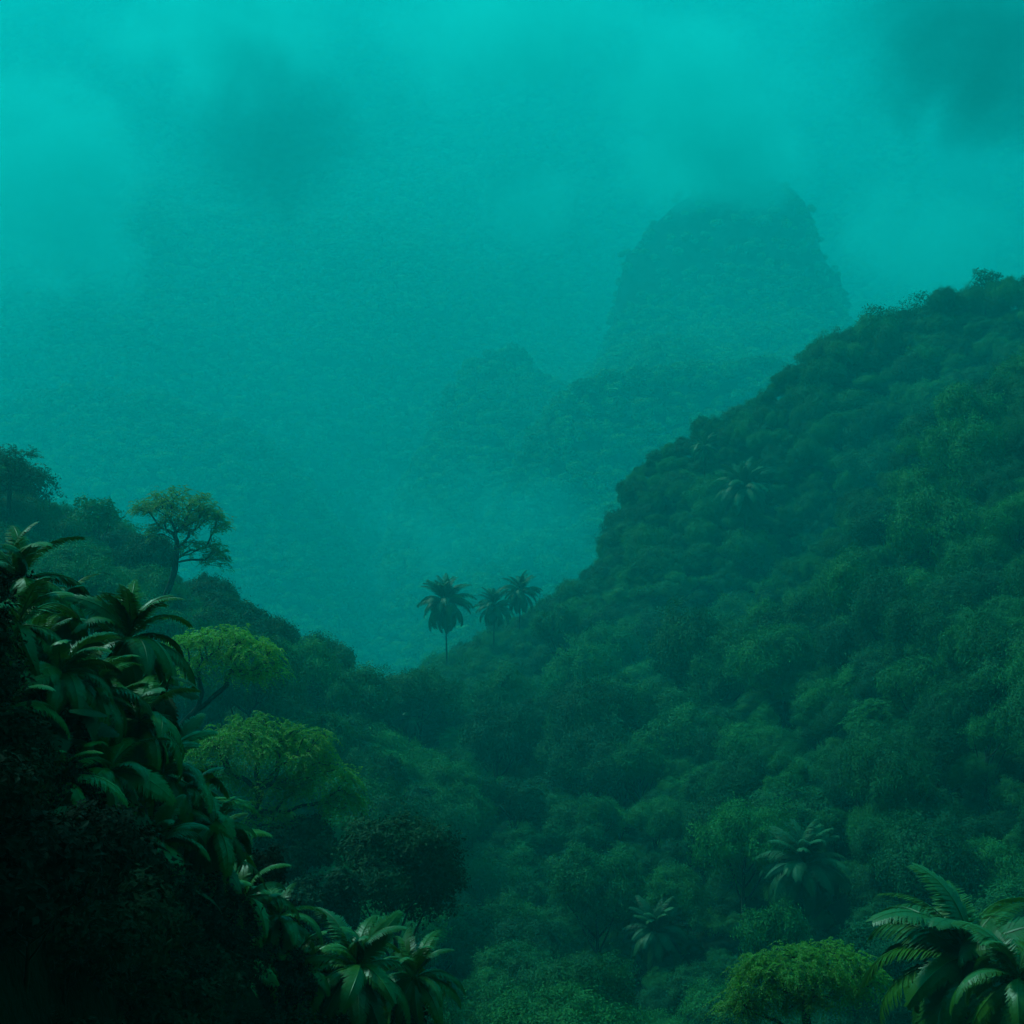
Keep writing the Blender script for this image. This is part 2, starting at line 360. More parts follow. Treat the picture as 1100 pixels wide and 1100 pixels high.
TREE_LIFT = 1.6
def plant_canopy():
    P = scatter(58, 440, 5.2, -130, 1240, 7)
    g = np.random.default_rng(3)
    # keep clear of the spots where the singled-out trees stand
    top = P + np.array([0, 0, 7.5])
    px = 550 + top[:, 0] / top[:, 1] * F; py = 550 - top[:, 2] / top[:, 1] * F
    ok = visible(top, 60, 2.5) & (py < 1180)
    for (qx, qy, rx, ry, dmax) in CLEAR:
        ok &= ~((np.abs(px - qx) < rx) & (np.abs(py - qy) < ry) & (P[:, 1] < dmax))
    P = P[ok]
    s = np.where(g.uniform(size=len(P)) < .09, np.where(P[:, 1] > 150, g.uniform(1.2, 1.5, len(P)), g.uniform(1.0, 1.15, len(P))), g.uniform(.55, 1.1, len(P))) * (1 + .25 * vnoise(P[:, 0] / 30, P[:, 1] / 30, 2)) * (.68 + .32 * np.clip((P[:, 1] - 70) / 60, 0, 1))
    mid = P + np.array([0, 0, 6.2]); mx_ = 550 + mid[:, 0] / mid[:, 1] * F; my_ = 550 - mid[:, 2] / mid[:, 1] * F
    ok = np.ones(len(P), bool)
    for (qx, qy, qr, qd) in PALM_SPOTS:             # nothing grows right in front of a palm's crown
        ok &= ~((np.hypot(mx_ - qx, my_ - qy) < qr + .8 * s * 4.6 / P[:, 1] * F) & (P[:, 1] < qd + 3))
    P = P[ok]; s = s[ok]
    # crest trees are as tall as the ridge line allows: taller ones root lower, the tallest are left out
    head = P + np.array([0, 0, 4.6]) + np.outer(s * np.where(P[:, 0] < -8, 6.4, 5.2), (0, 0, 1))
    hx = 550 + head[:, 0] / head[:, 1] * F
    lim = (550 - np.interp(hx, SKYLINE[:, 0], SKYLINE[:, 1])) / F * P[:, 1] + .5 + RNG.uniform(-.6, 1.2, len(P))
    low = np.clip(head[:, 2] - lim, 0, None)
    P[:, 2] -= low
    ok = low < 6.5
    P = P[ok]; s = s[ok]
    n = len(P); top = P + np.array([0, 0, 7.5]); px = 550 + top[:, 0] / top[:, 1] * F; py = 550 - top[:, 2] / top[:, 1] * F
    idx = g.integers(0, NV, n); rz = g.uniform(0, 2 * np.pi, n)
    inframe = (px > 0) & (px < 1100) & (py < 1090) & (py > 250)
    size = np.where(inframe, s * 4 / P[:, 1], 0)
    order = np.argsort(-size)
    single = np.zeros(n, bool); single[order[:255]] = True
    first = {}
    for i in np.nonzero(single)[0]:
        k = int(idx[i])
        x, y, z = P[i]
        t = empty('canopy_tree', (x, y, z), rz[i])
        sc = s[i]; t.scale = (sc, sc, sc * g.uniform(.8, 1.45))
        side = 'right' if px[i] > 560 + (1000 - py[i]) * -.2 else 'left'
        if px[i] < 430:
            lab = 'round leafy tree packed among others on the shaded left slope above the valley bottom'; grp = 'leafy trees on the left slope'
        elif py[i] > 930:
            lab = 'dark leafy tree in the dense canopy low on the slope around the lower palms'; grp = 'leafy trees around the lower palms'
        elif px[i] > 800:
            lab = 'bushy leafy tree packed into the canopy high on the near right slope'; grp = 'leafy trees high on the right slope'
        else:
            lab = 'bushy leafy tree packed into the canopy between valley bottom and near right slope'; grp = 'leafy trees low on the right slope'
        tag(t, lab, 'tree', grp)
        if k not in first:
            c = obj('crown', CROWNS[k], t); tr = obj('trunk', TRUNKS[k], t); first[k] = (c, tr)
        else:
            c = first[k][0].copy(); tr = first[k][1].copy()
            for q in (c, tr): COL.objects.link(q); q.parent = t
        c.location = (0, 0, TREE_LIFT + 3.0); tr.location = (0, 0, TREE_LIFT + 3.0)
    rest = ~single
    src = [first[k][0] for k in sorted(first)]
    remap = {k: q for q, k in enumerate(sorted(first))}
    Q = P[rest] + np.array([0, 0, TREE_LIFT + 2.6]); m = len(Q)
    sc = np.repeat(s[rest][:, None], 3, 1) * g.uniform(.9, 1.1, (m, 3)); sc[:, 2] *= g.uniform(.85, 1.4, m)
    rot = np.column_stack([g.uniform(-.12, .12, (m, 2)), rz[rest]])
    forest('forest_canopy', Q, sc, rot, [remap.get(int(q), 0) for q in idx[rest]], src, 'dense misty rainforest canopy covering both valley slopes')
    # low bushes between the crowns
    U = scatter(50, 430, 3.6, -130, 1240, 17)
    U = U + np.array([0, 0, .3])
    tp = U + np.array([0, 0, 2.5]); ux = 550 + tp[:, 0] / tp[:, 1] * F; uy = 550 - tp[:, 2] / tp[:, 1] * F
    ok = visible(tp, 60, 5.5) & (uy < 1180)
    U = U[ok]; m = len(U)
    sc = np.repeat(g.uniform(.3, .62, m)[:, None], 3, 1)
    forest('undergrowth', U, sc, np.column_stack([g.uniform(-.2, .2, (m, 2)), g.uniform(0, 6.28, m)]), g.integers(0, len(src), m), src, 'low green undergrowth between the canopy trees')
    print('canopy', n, 'undergrowth', m)

def plant_mountains():
    g = np.random.default_rng(9)
    P = scatter(645, 2520, 6.2, -60, 1160, 27, True, .0004)
    tp = P + np.array([0, 0, 9])
    px = 550 + tp[:, 0] / tp[:, 1] * F; py = 550 - tp[:, 2] / tp[:, 1] * F
    ok = visible(tp, 70, 14) & (px > -60) & (px < 1160) & (py > -60)
    bare = (P[:, 1] > 1235) & (P[:, 1] < 1390) & (px > 630) & (px < 940) & (py < 380)          # the rock peak is nearly bare
    P = P[ok & ~(bare & (g.uniform(size=len(P)) < .8))]; n = len(P)
    src = []
    for k in range(3):                                  # the three kinds stand as real trees on the nearest spur
        i = int(np.argmin(np.abs(P[:, 0] - (30 + 25 * k)) + np.abs(P[:, 1] - 730)))
        t = empty('hillside_tree', P[i] + np.array([0, 0, 0]), k)
        t.scale = (1.2,) * 3
        tag(t, 'small hazy tree on the nearest misty mountain spur', 'tree', 'hazy trees on the nearest mountain spur')
        c = obj('crown', FARCROWNS[k], t); c.location = (0, 0, 2.2); src.append(c)
        tr = obj('trunk', TRUNKS[k], t); tr.location = (0, 0, 2.2)
    s = g.uniform(.75, 1.5, n) * (1 + .3 * np.clip((P[:, 1] - 1400) / 800, 0, 1))
    forest('mountain_forest', P + np.array([0, 0, 2.5]), np.repeat(s[:, None], 3, 1), np.column_stack([g.uniform(-.15, .15, (n, 2)), g.uniform(0, 6.28, n)]),
           g.integers(0, 3, n), src, 'hazy forest cladding the far mountainsides')
    print('mountain trees', n)

# ------------------------------------------------------------------ palms and ferns
def frond_mesh(name, seed, pairs, leafl, leafw, rise, droop, hang, mat, rach=.008, sweep=.55, taper=.35, stalk=.12, twist=0.0):
    """a feather shaped frond one metre long, growing along +x from the origin"""
    g = np.random.default_rng(seed)
    t = np.linspace(0, 1, 26)
    ang = rise - (rise + droop) * t ** 1.25
    ds = 1 / 25.0
    x = np.concatenate([[0], np.cumsum(np.cos(ang[:-1]) * ds)]); z = np.concatenate([[0], np.cumsum(np.sin(ang[:-1]) * ds)])
    y = .05 * twist * t ** 2
    C = np.stack([x, y * np.ones_like(t), z], 1)
    T = Tubes(); T.add(C, rach * (1.1 - t), 5)
    u = np.linspace(stalk, .995, pairs)
    P = np.stack([np.interp(u, t, C[:, q]) for q in range(3)], 1)
    A = np.interp(u, t, ang)
    tx = np.stack([np.cos(A), 0 * A, np.sin(A)], 1); up = np.stack([-np.sin(A), 0 * A, np.cos(A)], 1)
    prof = np.minimum(1, ((u - stalk) / (1 - stalk) * 3.2 + .25)) * (1 - (1 - taper) * np.clip((u - .45) / .55, 0, 1) ** 1.6)
    Q = []
    for s in (-1, 1):
        jit = g.normal(size=(pairs, 3)) * .06
        h = hang + g.uniform(-.12, .12, pairs)
        D = tx * (sweep + .5 * u[:, None] ** 2) + np.array([0, s, 0]) * np.cos(h)[:, None] - up * np.sin(h)[:, None] + jit
        D = norm(D)
        L = leafl * prof * g.uniform(.88, 1.08, pairs)
        W = leafw * (.7 + .3 * prof) * np.ones(pairs)
        N = norm(up + np.array([0, s, 0]) * np.sin(h)[:, None] * .8 + tx * .25)
        # a leaflet is two quads: the outer half droops
        S = norm(np.cross(D, N))
        mid = P + D * L[:, None] * .5
        D2 = norm(D + np.array([0, 0, -.42]))
        tip = mid + D2 * L[:, None] * .5
        w0, w1, w2 = W[:, None] * .55, W[:, None], W[:, None] * .12
        Q.append(np.stack([P - S * w0, P + S * w0, mid + S * w1, mid - S * w1], 1))
        Q.append(np.stack([mid - S * w1, mid + S * w1, tip + S * w2, tip - S * w2], 1))
    Q = np.concatenate(Q)
    V = np.concatenate([np.concatenate(T.v), Q.reshape(-1, 3)])
    Fq = np.concatenate([np.concatenate(T.f), np.arange(len(Q) * 4).reshape(-1, 4) + T.n])
    return raw_mesh(name, V, Fq, mat)

PALM_FRONDS = [frond_mesh('palm_frond', 200 + k, 58, .24, .0105, *a, M_PALM, .008) for k, a in enumerate([(.9, .35, .35), (.75, .9, .5), (.5, 1.2, .75)])]
FERN_FRONDS = [frond_mesh('fern_frond', 220 + k, 58, a[3], .0125, *a[:3], M_FERN, .011, .75, .3, .06, a[4])
               for k, a in enumerate([(.85, .75, .25, .175, .6), (.7, 1.05, .5, .165, -.8), (.55, 1.35, .62, .16, .5), (1.0, .5, .2, .18, -.4)])]

def place_leaf(me, name, parent, az, el, ln, wid=1.0, roll=0.0, pre=None):
    o = bpy.data.objects.new(name, me); COL.objects.link(o); o.parent = parent
    o.matrix_local = (pre or Matrix()) @ Matrix.Rotation(az, 4, 'Z') @ Matrix.Rotation(-el, 4, 'Y') @ Matrix.Rotation(roll, 4, 'X') @ Matrix.Diagonal((ln, ln * wid, ln, 1))
    return o

def palm(px, py, d, wpx, label, seed, nf=30, lean=0.0, group='palms standing above the canopy', trunk_r=.2):
    g = np.random.default_rng(seed)
    c = at(px, py, d); ln = wpx / 2 / F * d * 1.12
    base = ground_z(c[0:1] - lean, c[1:2])[0]
    h = max(2.0, c[2] - base)
    root = empty('palm_tree', (c[0] - lean, c[1], c[2] - h), 0)
    tag(root, label, 'palm tree', group)
    T = Tubes(); t = np.linspace(0, 1, 40)
    pts = np.stack([lean * t ** 1.6, 0 * t, h * t], 1)
    r = trunk_r * (1.15 - .35 * t + .9 * np.clip(t - .93, 0, 1) * 4) * (1 + .07 * (np.arange(40) % 2))
    T.add(pts, r, 8)
    obj('trunk', T.mesh('palm_trunk', M_PALMBARK), root)
    for k in range(nf):
        f = (k + .5) / nf
        el = 1.25 - 1.9 * f ** .9 + g.normal() * .1
        me = PALM_FRONDS[0 if f < .3 else 1 if f < .68 else 2]
        o = place_leaf(me, 'frond', root, k * 2.39996 + g.normal() * .15, el - .45, ln * g.uniform(.86, 1.08), g.uniform(.85, 1.1), g.normal() * .25, Matrix.Translation((lean, 0, h + .1 * (1 - f))))
    return root

def rosette(px, py, d, lpx, label, seed, nf=20, el0=1.25, el1=-.6, meshes=None, name='fern', cat='fern', group='large ferns on the dark bank', tilt=(0, 0), stemr=.05, stem=None, wid=1.0):
    g = np.random.default_rng(seed)
    meshes = meshes or FERN_FRONDS
    c = at(px, py, d); ln = lpx / F * d
    gz = ground_z(c[0:1], c[1:2])[0]
    h = max(.25, c[2] - gz + .1) if stem is None else stem
    root = empty(name, (c[0], c[1], c[2] - h), 0)
    tag(root, label, cat, group)
    T = Tubes(); t = np.linspace(0, 1, 10)
    T.add(np.stack([.05 * np.sin(t * 3), 0 * t, h * t], 1), stemr * (1.3 - .5 * t), 7)
    obj('stem', T.mesh('fern_stem', M_PALMBARK), root)
    for k in range(nf):
        f = (k + .5) / nf
        el = el0 + (el1 - el0) * f ** .85 + g.normal() * .1
        me = meshes[3 if f < .25 and len(meshes) > 3 else int(g.integers(0, min(3, len(meshes))))]
        o = place_leaf(me, 'frond', root, k * 2.39996 + seed + g.normal() * .2, el - .5, ln * g.uniform(.8, 1.12) * (1 if f > .2 else .85), wid * g.uniform(.9, 1.15), g.normal() * .3,
                       Matrix.Translation((0, 0, h)) @ Euler((tilt[0], tilt[1], 0)).to_matrix().to_4x4())
    return root

# toothed broad leaves on drooping stalks
def broad_mesh(name, seed, droop, mat):
    g = np.random.default_rng(seed)
    n = 23; t = np.linspace(0, 1, n)
    ang = .1 - droop * t ** 1.2
    x = np.concatenate([[0], np.cumsum(np.cos(ang[:-1]) / (n - 1))]); z = np.concatenate([[0], np.cumsum(np.sin(ang[:-1]) / (n - 1))])
    w = .34 * np.sin(np.pi * np.clip(t * .93 + .05, 0, 1)) ** .75 * (1 - .25 * t)
    tooth = np.where(np.arange(n) % 2 == 1, 1.0, .74)
    V = []
    for s in (-1, -.55, 0, .55, 1):
        a = abs(s); ww = w * a * (tooth if a == 1 else 1)
        V.append(np.stack([x + ww * .35 * (a) - .02 * (tooth < 1) * a, np.sign(s) * ww, z - ww * .35 + .012 * np.where(np.arange(n) % 2, 1, -1) * (a > 0)], 1))
    V = np.stack(V, 1)
    i = np.arange(n - 1)[:, None] * 5 + np.arange(4)[None]
    return raw_mesh(name, V, np.stack([i, i + 1, i + 6, i + 5], -1), mat, True)
BROAD = [broad_mesh('broad_leaf', 300 + k, d, M_BIGLEAF) for k, d in enumerate((.5, .9, 1.3))]

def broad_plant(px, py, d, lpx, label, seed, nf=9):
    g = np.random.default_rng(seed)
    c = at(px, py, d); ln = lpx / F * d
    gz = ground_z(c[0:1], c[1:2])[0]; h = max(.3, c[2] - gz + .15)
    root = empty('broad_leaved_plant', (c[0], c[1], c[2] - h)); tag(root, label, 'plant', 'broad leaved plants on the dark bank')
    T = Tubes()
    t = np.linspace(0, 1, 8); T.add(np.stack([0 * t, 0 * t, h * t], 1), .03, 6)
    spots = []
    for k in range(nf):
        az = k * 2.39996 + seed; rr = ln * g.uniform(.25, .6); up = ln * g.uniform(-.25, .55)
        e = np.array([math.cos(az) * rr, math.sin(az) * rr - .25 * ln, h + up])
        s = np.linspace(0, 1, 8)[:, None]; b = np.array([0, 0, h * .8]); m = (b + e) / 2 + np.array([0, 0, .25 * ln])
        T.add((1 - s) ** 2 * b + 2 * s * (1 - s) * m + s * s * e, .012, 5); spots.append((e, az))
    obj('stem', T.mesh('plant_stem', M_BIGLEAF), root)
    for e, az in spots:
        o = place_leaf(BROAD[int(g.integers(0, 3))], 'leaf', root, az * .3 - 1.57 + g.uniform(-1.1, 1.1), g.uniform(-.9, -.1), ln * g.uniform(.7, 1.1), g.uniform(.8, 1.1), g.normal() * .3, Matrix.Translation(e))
    return root

# ------------------------------------------------------------------ single trees grown branch by branch
def grow(trunk, targets, seed, bias=.45, mid=4, jit=.1):
    g = np.random.default_rng(seed)
    pos = [p for p in trunk]; par = [-1] + list(range(len(trunk) - 1)); plen = [0.0]
    for k in range(1, len(trunk)): plen.append(plen[-1] + np.linalg.norm(trunk[k] - trunk[k - 1]))
    start = max(1, int(len(trunk) * .6)); off = plen[start]
    order = np.argsort(np.linalg.norm(targets - trunk[-1], axis=1))
    tips = []
    for i in order:
        q = targets[i]
        A = np.array(pos[start:]); dd = np.linalg.norm(A - q, axis=1); cost = dd + bias * (np.array(plen[start:]) - off)
        # branches grow upward and outward, not back down
        cost += np.clip(A[:, 2] - q[2], 0, 9) * .6
        k = int(np.argmin(cost)) + start
        b = pos[k]; d0 = norm(b - pos[par[k]]) if par[k] >= 0 else np.array([0, 0, 1.0])
        L = np.linalg.norm(q - b)
        ctl = b + norm(d0 * .8 + np.array([0, 0, .35])) * L * .45
        prev = k
        for s in np.linspace(0, 1, mid + 1)[1:]:
            p = (1 - s) ** 2 * b + 2 * s * (1 - s) * ctl + s * s * q + g.normal(size=3) * jit * L * .25 * (s < 1)
            pos.append(p); par.append(prev); plen.append(plen[prev] + np.linalg.norm(p - pos[prev])); prev = len(pos) - 1
        tips.append(prev)
    cnt = np.zeros(len(pos)); cnt[tips] = 1
    for k in range(len(pos) - 1, 0, -1): cnt[par[k]] += cnt[k]
    return np.array(pos), par, cnt, tips

def single_tree(name, d, trunk_px, pads, label, seed, mat, ntarget, leaf, rtip, depth=.8, spray=9, droop=.7, cat='tree', bias=.45, twigs=6, group=None, flat=.5, base_down=True):
    g = np.random.default_rng(seed)
    k = d / F
    tr = np.array([at(x, y, d) for x, y in trunk_px])
    if base_down:
        gz = ground_z(tr[0:1, 0], tr[0:1, 1])[0] - .3
        if tr[0, 2] > gz: tr = np.vstack([[tr[0, 0] - .25 * (tr[1, 0] - tr[0, 0]), tr[0, 1], gz], tr])
    # smooth the trunk line
    t0 = np.linspace(0, 1, len(tr)); t1 = np.linspace(0, 1, 16)
    tr = np.stack([np.interp(t1, t0, tr[:, q]) for q in range(3)], 1)
    for _ in range(2): tr[1:-1] = (tr[:-2] + 2 * tr[1:-1] + tr[2:]) / 4
    tr[1:-1] += g.normal(size=tr[1:-1].shape) * .03
    # leaf pads: domes the outline of the crown is made of
    ar = np.array([p[2] * p[3] for p in pads], float) ** .8; ar /= ar.sum()
    T = []; out = []
    for p, w in zip(pads, ar):
        n = max(6, int(ntarget * w))
        c = at(p[0], p[1], d); rx, rz = p[2] * k, p[3] * k; ry = rx * depth
        u = norm(g.normal(size=(n, 3))); u[:, 2] = np.abs(u[:, 2]) * 1.0 - .25 * (g.uniform(size=n) < .15)
        rr = (.72 + .28 * g.uniform(size=n))[:, None]
        yoff = (p[4] if len(p) > 4 else g.uniform(-.2, .2)) * rx
        T.append(c + np.array([0, yoff, 0]) + u * rr * np.array([rx, ry, rz])); out.append(u)
    T = np.concatenate(T); out = np.concatenate(out)
    pos, par, cnt, tips = grow(tr, T, seed, bias)
    root = empty(name, tuple(tr[0])); tag(root, label, cat, group)
    org = tr[0]
    tb = Tubes()
    rad = rtip * np.maximum(cnt, .8) ** .46
    # walk chains so that limbs are continuous tubes
    kids = [[] for _ in pos]
    for q in range(1, len(pos)): kids[par[q]].append(q)
    stack = [(0, None)]
    while stack:
        s, pre = stack.pop(); chain = [pre] if pre is not None else []
        q = s
        while True:
            chain.append(q)
            if not kids[q]: break
            ks = sorted(kids[q], key=lambda e: -cnt[e])
            for e in ks[1:]: stack.append((e, q))
            q = ks[0]
        if len(chain) > 1:
            r = rad[chain].copy()
            if pre is not None: r[0] = min(r[0], r[1] * 1.15)
            tb.add(pos[chain] - org, r, 7 if r.max() > .05 else 4)
    obj('trunk', tb.mesh('tree_trunk', M_BARK), root)
    # feathery twigs
    base = np.repeat(T, twigs, axis=0); od = np.repeat(out, twigs, axis=0); m = len(base)
    hd = norm(od * np.array([1, 1, .35]) + g.normal(size=(m, 3)) * np.array([.75, .75, .3]) + np.array([0, 0, .15]))
    tl = leaf * spray * .5 * g.uniform(.7, 1.3, m)
    B0 = base + g.normal(size=(m, 3)) * leaf * 1.2
    Q = []
    for s in range(spray):
        u = (s + .6) / spray
        P = B0 + hd * (tl * u)[:, None] + np.array([0, 0, -1]) * (droop * tl * u ** 2)[:, None]
        tang = norm(hd + np.array([0, 0, -2 * droop * u]))
        for sg in (-1, 1):
            side = norm(np.cross(tang, np.array([0, 0, 1.0])) * sg + g.normal(size=(m, 3)) * .25)
            D = norm(side + tang * .7 + np.array([0, 0, -.25]))
            N = norm(np.array([0, 0, 1.0]) + g.normal(size=(m, 3)) * .4)
            L = leaf * (1.1 - .4 * u) * g.uniform(.7, 1.2, m)
            Q.append(kites(P, D, N, L, L * .23))
    obj('crown', quads_mesh('tree_crown', np.concatenate(Q) - org, mat), root)
    return root

# areas kept free of generic canopy trees: photograph centre, half size, nearer than this distance
CLEAR = [(200, 565, 72, 58, 235), (300, 602, 40, 46, 235), (250, 720, 95, 75, 118), (290, 850, 120, 110, 92), (400, 950, 130, 110, 84), (860, 1080, 130, 90, 66), (1040, 1040, 160, 120, 62), (120, 800, 200, 300, 75),
         (863, 1000, 30, 90, 100), (705, 1060, 30, 90, 106), (478, 670, 40, 60, 232), (540, 660, 45, 40, 240), (800, 540, 42, 45, 284)]

SKYLINE = np.array([(-300, 380), (0, 488), (60, 540), (100, 545), (150, 576), (200, 616), (230, 642), (265, 656), (300, 688), (345, 716), (400, 735), (440, 735), (480, 702), (500, 692), (560, 664), (600, 642), (655, 592), (668, 545), (678, 495), (700, 480), (770, 446), (830, 410), (885, 368), (935, 347), (985, 327), (1058, 304), (1100, 296), (1400, 220)], float)
PALM_SPOTS = [(477, 700, 9, 285), (531, 684, 5, 304), (559, 668, 5, 308), (478, 655, 34, 285), (531, 652, 14, 304), (559, 636, 14, 308), (800, 535, 36, 283), (757, 481, 16, 308), (863, 940, 50, 100), (705, 1012, 52, 106), (440, 775, 20, 185)]
plant_canopy()
plant_mountains()

# palms
palm(478, 648, 285, 64, 'tall palm with a round dark crown alone against the mist above the valley bottom', 1, 60, -.6)
palm(531, 652, 304, 46, 'hazy palm standing left of its taller twin on the slope edge', 2, 44, .2)
palm(559, 637, 308, 46, 'hazy palm with upright fronds, right one of the pair on the slope edge', 3, 44, .3)
palm(800, 527, 283, 70, 'pale palm with arching fronds set into the upper right hillside', 4, 54, 0)
palm(757, 481, 308, 38, 'small faint palm near the crest of the upper right hillside', 5, 22, 0)
palm(863, 932, 98, 104, 'large palm with long drooping fronds in the lower right canopy', 6, 58, .2, trunk_r=.24)
palm(705, 1003, 106, 78, 'smaller palm left of the large one in the dark lower canopy', 7, 56, -.2)
palm(440, 772, 185, 40, 'small dark palm with hanging fronds among the valley bottom trees', 8, 24, 0)

# single trees
single_tree('umbrella_tree', 150, [(168, 662), (176, 645), (187, 618), (189, 598), (190, 585)],
            [(192, 548, 40, 24), (168, 550, 24, 18), (222, 570, 26, 24), (214, 594, 28, 14), (230, 606, 15, 16), (205, 562, 34, 20), (182, 572, 24, 12)],
            'slender tree with open umbrella crown and curved trunk against the mist', 21, M_OLIVE, 260, .27, .03, .75, 6, .5, bias=.5, twigs=9)
single_tree('feathery_tree', 70, [(178, 798), (192, 782), (213, 762), (232, 746), (243, 737)],
            [(238, 688, 34, 14), (212, 694, 28, 14), (268, 702, 30, 15), (288, 722, 18, 14), (196, 728, 20, 10), (230, 712, 34, 10), (262, 728, 26, 8)],
            'leaning yellow green feathery tree with thick bent bare trunk', 22, M_LIME, 230, .15, .016, .8, 9, .9, bias=.5, twigs=5)
single_tree('feathery_tree', 60, [(252, 925), (262, 900), (270, 880), (276, 862)],
            [(258, 798, 52, 20), (222, 806, 26, 14), (312, 812, 40, 18), (345, 838, 36, 22), (366, 866, 20, 20), (300, 848, 34, 14), (292, 886, 24, 16), (232, 832, 26, 12), (328, 792, 26, 9), (275, 780, 30, 8)],
            'wide bright green feathery tree with drooping sprays above the dark round tree', 23, M_LIME, 430, .15, .015, .8, 10, 1.0, bias=.45, twigs=5)
single_tree('feathery_tree', 38, [(868, 1190), (866, 1150), (864, 1115), (866, 1095)],
            [(850, 1038, 46, 16), (815, 1054, 30, 18), (890, 1034, 40, 14), (886, 1066, 36, 18), (796, 1086, 20, 18), (930, 1058, 24, 14), (842, 1078, 30, 12)],
            'yellow green feathery tree with spreading crown beside the big fern', 24, M_LIME, 420, .095, .009, .85, 9, .8, bias=.45, twigs=5)

def big_tree(name, px, py, d, rx, ry, seed, mat, label, leafL, n, group=None, lobes=13, low=1.0):
    k = d / F; Rr = rx * k; Hh = ry * k * 1.9
    c = at(px, py, d)
    gz = ground_z(c[0:1], c[1:2])[0]
    zb = c[2] - Hh * .45; h = max(1.0, zb - gz + .4)
    root = empty(name, (c[0], c[1], zb - h)); tag(root, label, 'tree', group)
    a = obj('crown', crown_mesh(name + '_crown', seed, Rr, Hh, n, leafL, mat, lobes, 0.0, .3), root); a.location = (0, 0, h)
    b = obj('trunk', trunk_mesh(name + '_trunk', seed, Rr, Hh, h, .05 * Rr, M_BARK), root); b.location = (0, 0, h)
    return root
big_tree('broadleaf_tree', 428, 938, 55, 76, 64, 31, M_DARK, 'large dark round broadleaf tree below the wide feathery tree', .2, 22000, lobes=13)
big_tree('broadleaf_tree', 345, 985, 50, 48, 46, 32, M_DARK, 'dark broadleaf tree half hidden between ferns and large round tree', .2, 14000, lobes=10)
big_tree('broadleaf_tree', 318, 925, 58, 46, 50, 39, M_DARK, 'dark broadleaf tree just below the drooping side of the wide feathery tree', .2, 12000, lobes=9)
big_tree('skyline_tree', 1058, 305, 324, 18, 14, 33, M_CANOPY, 'flat topped tree breaking the skyline at the right hill crest', .6, 1500, lobes=7)
big_tree('skyline_tree', 945, 352, 326, 24, 24, 34, M_CANOPY, 'pointed bushy tree on the skyline of the right hill', .6, 2600, lobes=8)
big_tree('skyline_tree', 983, 335, 326, 22, 18, 35, M_CANOPY, 'thin open tree on the skyline between two bushier ones', .6, 1100, lobes=9)
big_tree('skyline_tree', 20, 527, 190, 44, 34, 36, M_CANOPY, 'broad dark tree crowning the left hill below the feathery topped one', .5, 5000, lobes=12)
single_tree('skyline_tree', 172, [(6, 600), (8, 560), (10, 530), (12, 512)], [(14, 488, 24, 5), (2, 500, 26, 8), (24, 512, 24, 8), (4, 520, 32, 10)],
            'dark tree with flat feathery top on the left hill at the picture edge', 41, M_CANOPY, 150, .3, .03, .8, 6, .4, twigs=7)
big_tree('skyline_tree', 105, 556, 186, 28, 22, 37, M_CANOPY, 'round tree on the left hill skyline beside the umbrella tree', .5, 3000, lobes=9)
big_tree('skyline_tree', 268, 668, 180, 24, 18, 38, M_CANOPY, 'dark tree on the lower left ridge above the feathery tree', .5, 2600, lobes=8)

# spreading trees that stand above the rest of the canopy
def hit(px, py):
    Y = np.arange(75, 340, 1.0)
    z = canopy_z((px - 550) / F * Y, Y)
    k = np.nonzero(z > (550 - py) / F * Y)[0]
    return float(Y[k[0]]) if len(k) else 330.0
EMERGENT = [(955, 772, 46), (862, 690, 34), (640, 705, 32), (1010, 612, 42), (905, 455, 26), (590, 850, 38), (395, 800, 34), (770, 800, 38), (1050, 520, 34), (700, 640, 28), (520, 770, 30), (985, 860, 44)]
for k, (px, py, w) in enumerate(EMERGENT):
    d = hit(px, py + 12)
    sp = w * d / F
    single_tree('spreading_tree', d, [(px - 3, py + w * .95), (px + 2, py + w * .6), (px, py + w * .3)],
                [(px - w * .1, py - w * .1, w * .62, w * .3), (px - w * .55, py + w * .15, w * .42, w * .26), (px + w * .5, py + w * .1, w * .45, w * .28), (px + w * .1, py + w * .25, w * .5, w * .2)],
                'spreading layered tree standing a little above the bushy forest canopy of the valley slopes', 500 + k, M_CANOPY, 150, .05 * sp + .06, .02, .85, 6, .5, twigs=9, group='spreading trees in the forest canopy')

# the great fern at lower right
rosette(1040, 1032, 27, 135, 'great fern with long arching fronds at the lower right corner', 3, 42, .98, -.7, stemr=.22, group=None, wid=1.55)
rosette(1095, 1052, 24, 110, 'second large fern cut by the right picture edge below the great fern', 8, 26, 1.05, -.7, stemr=.16, group=None, wid=1.3)

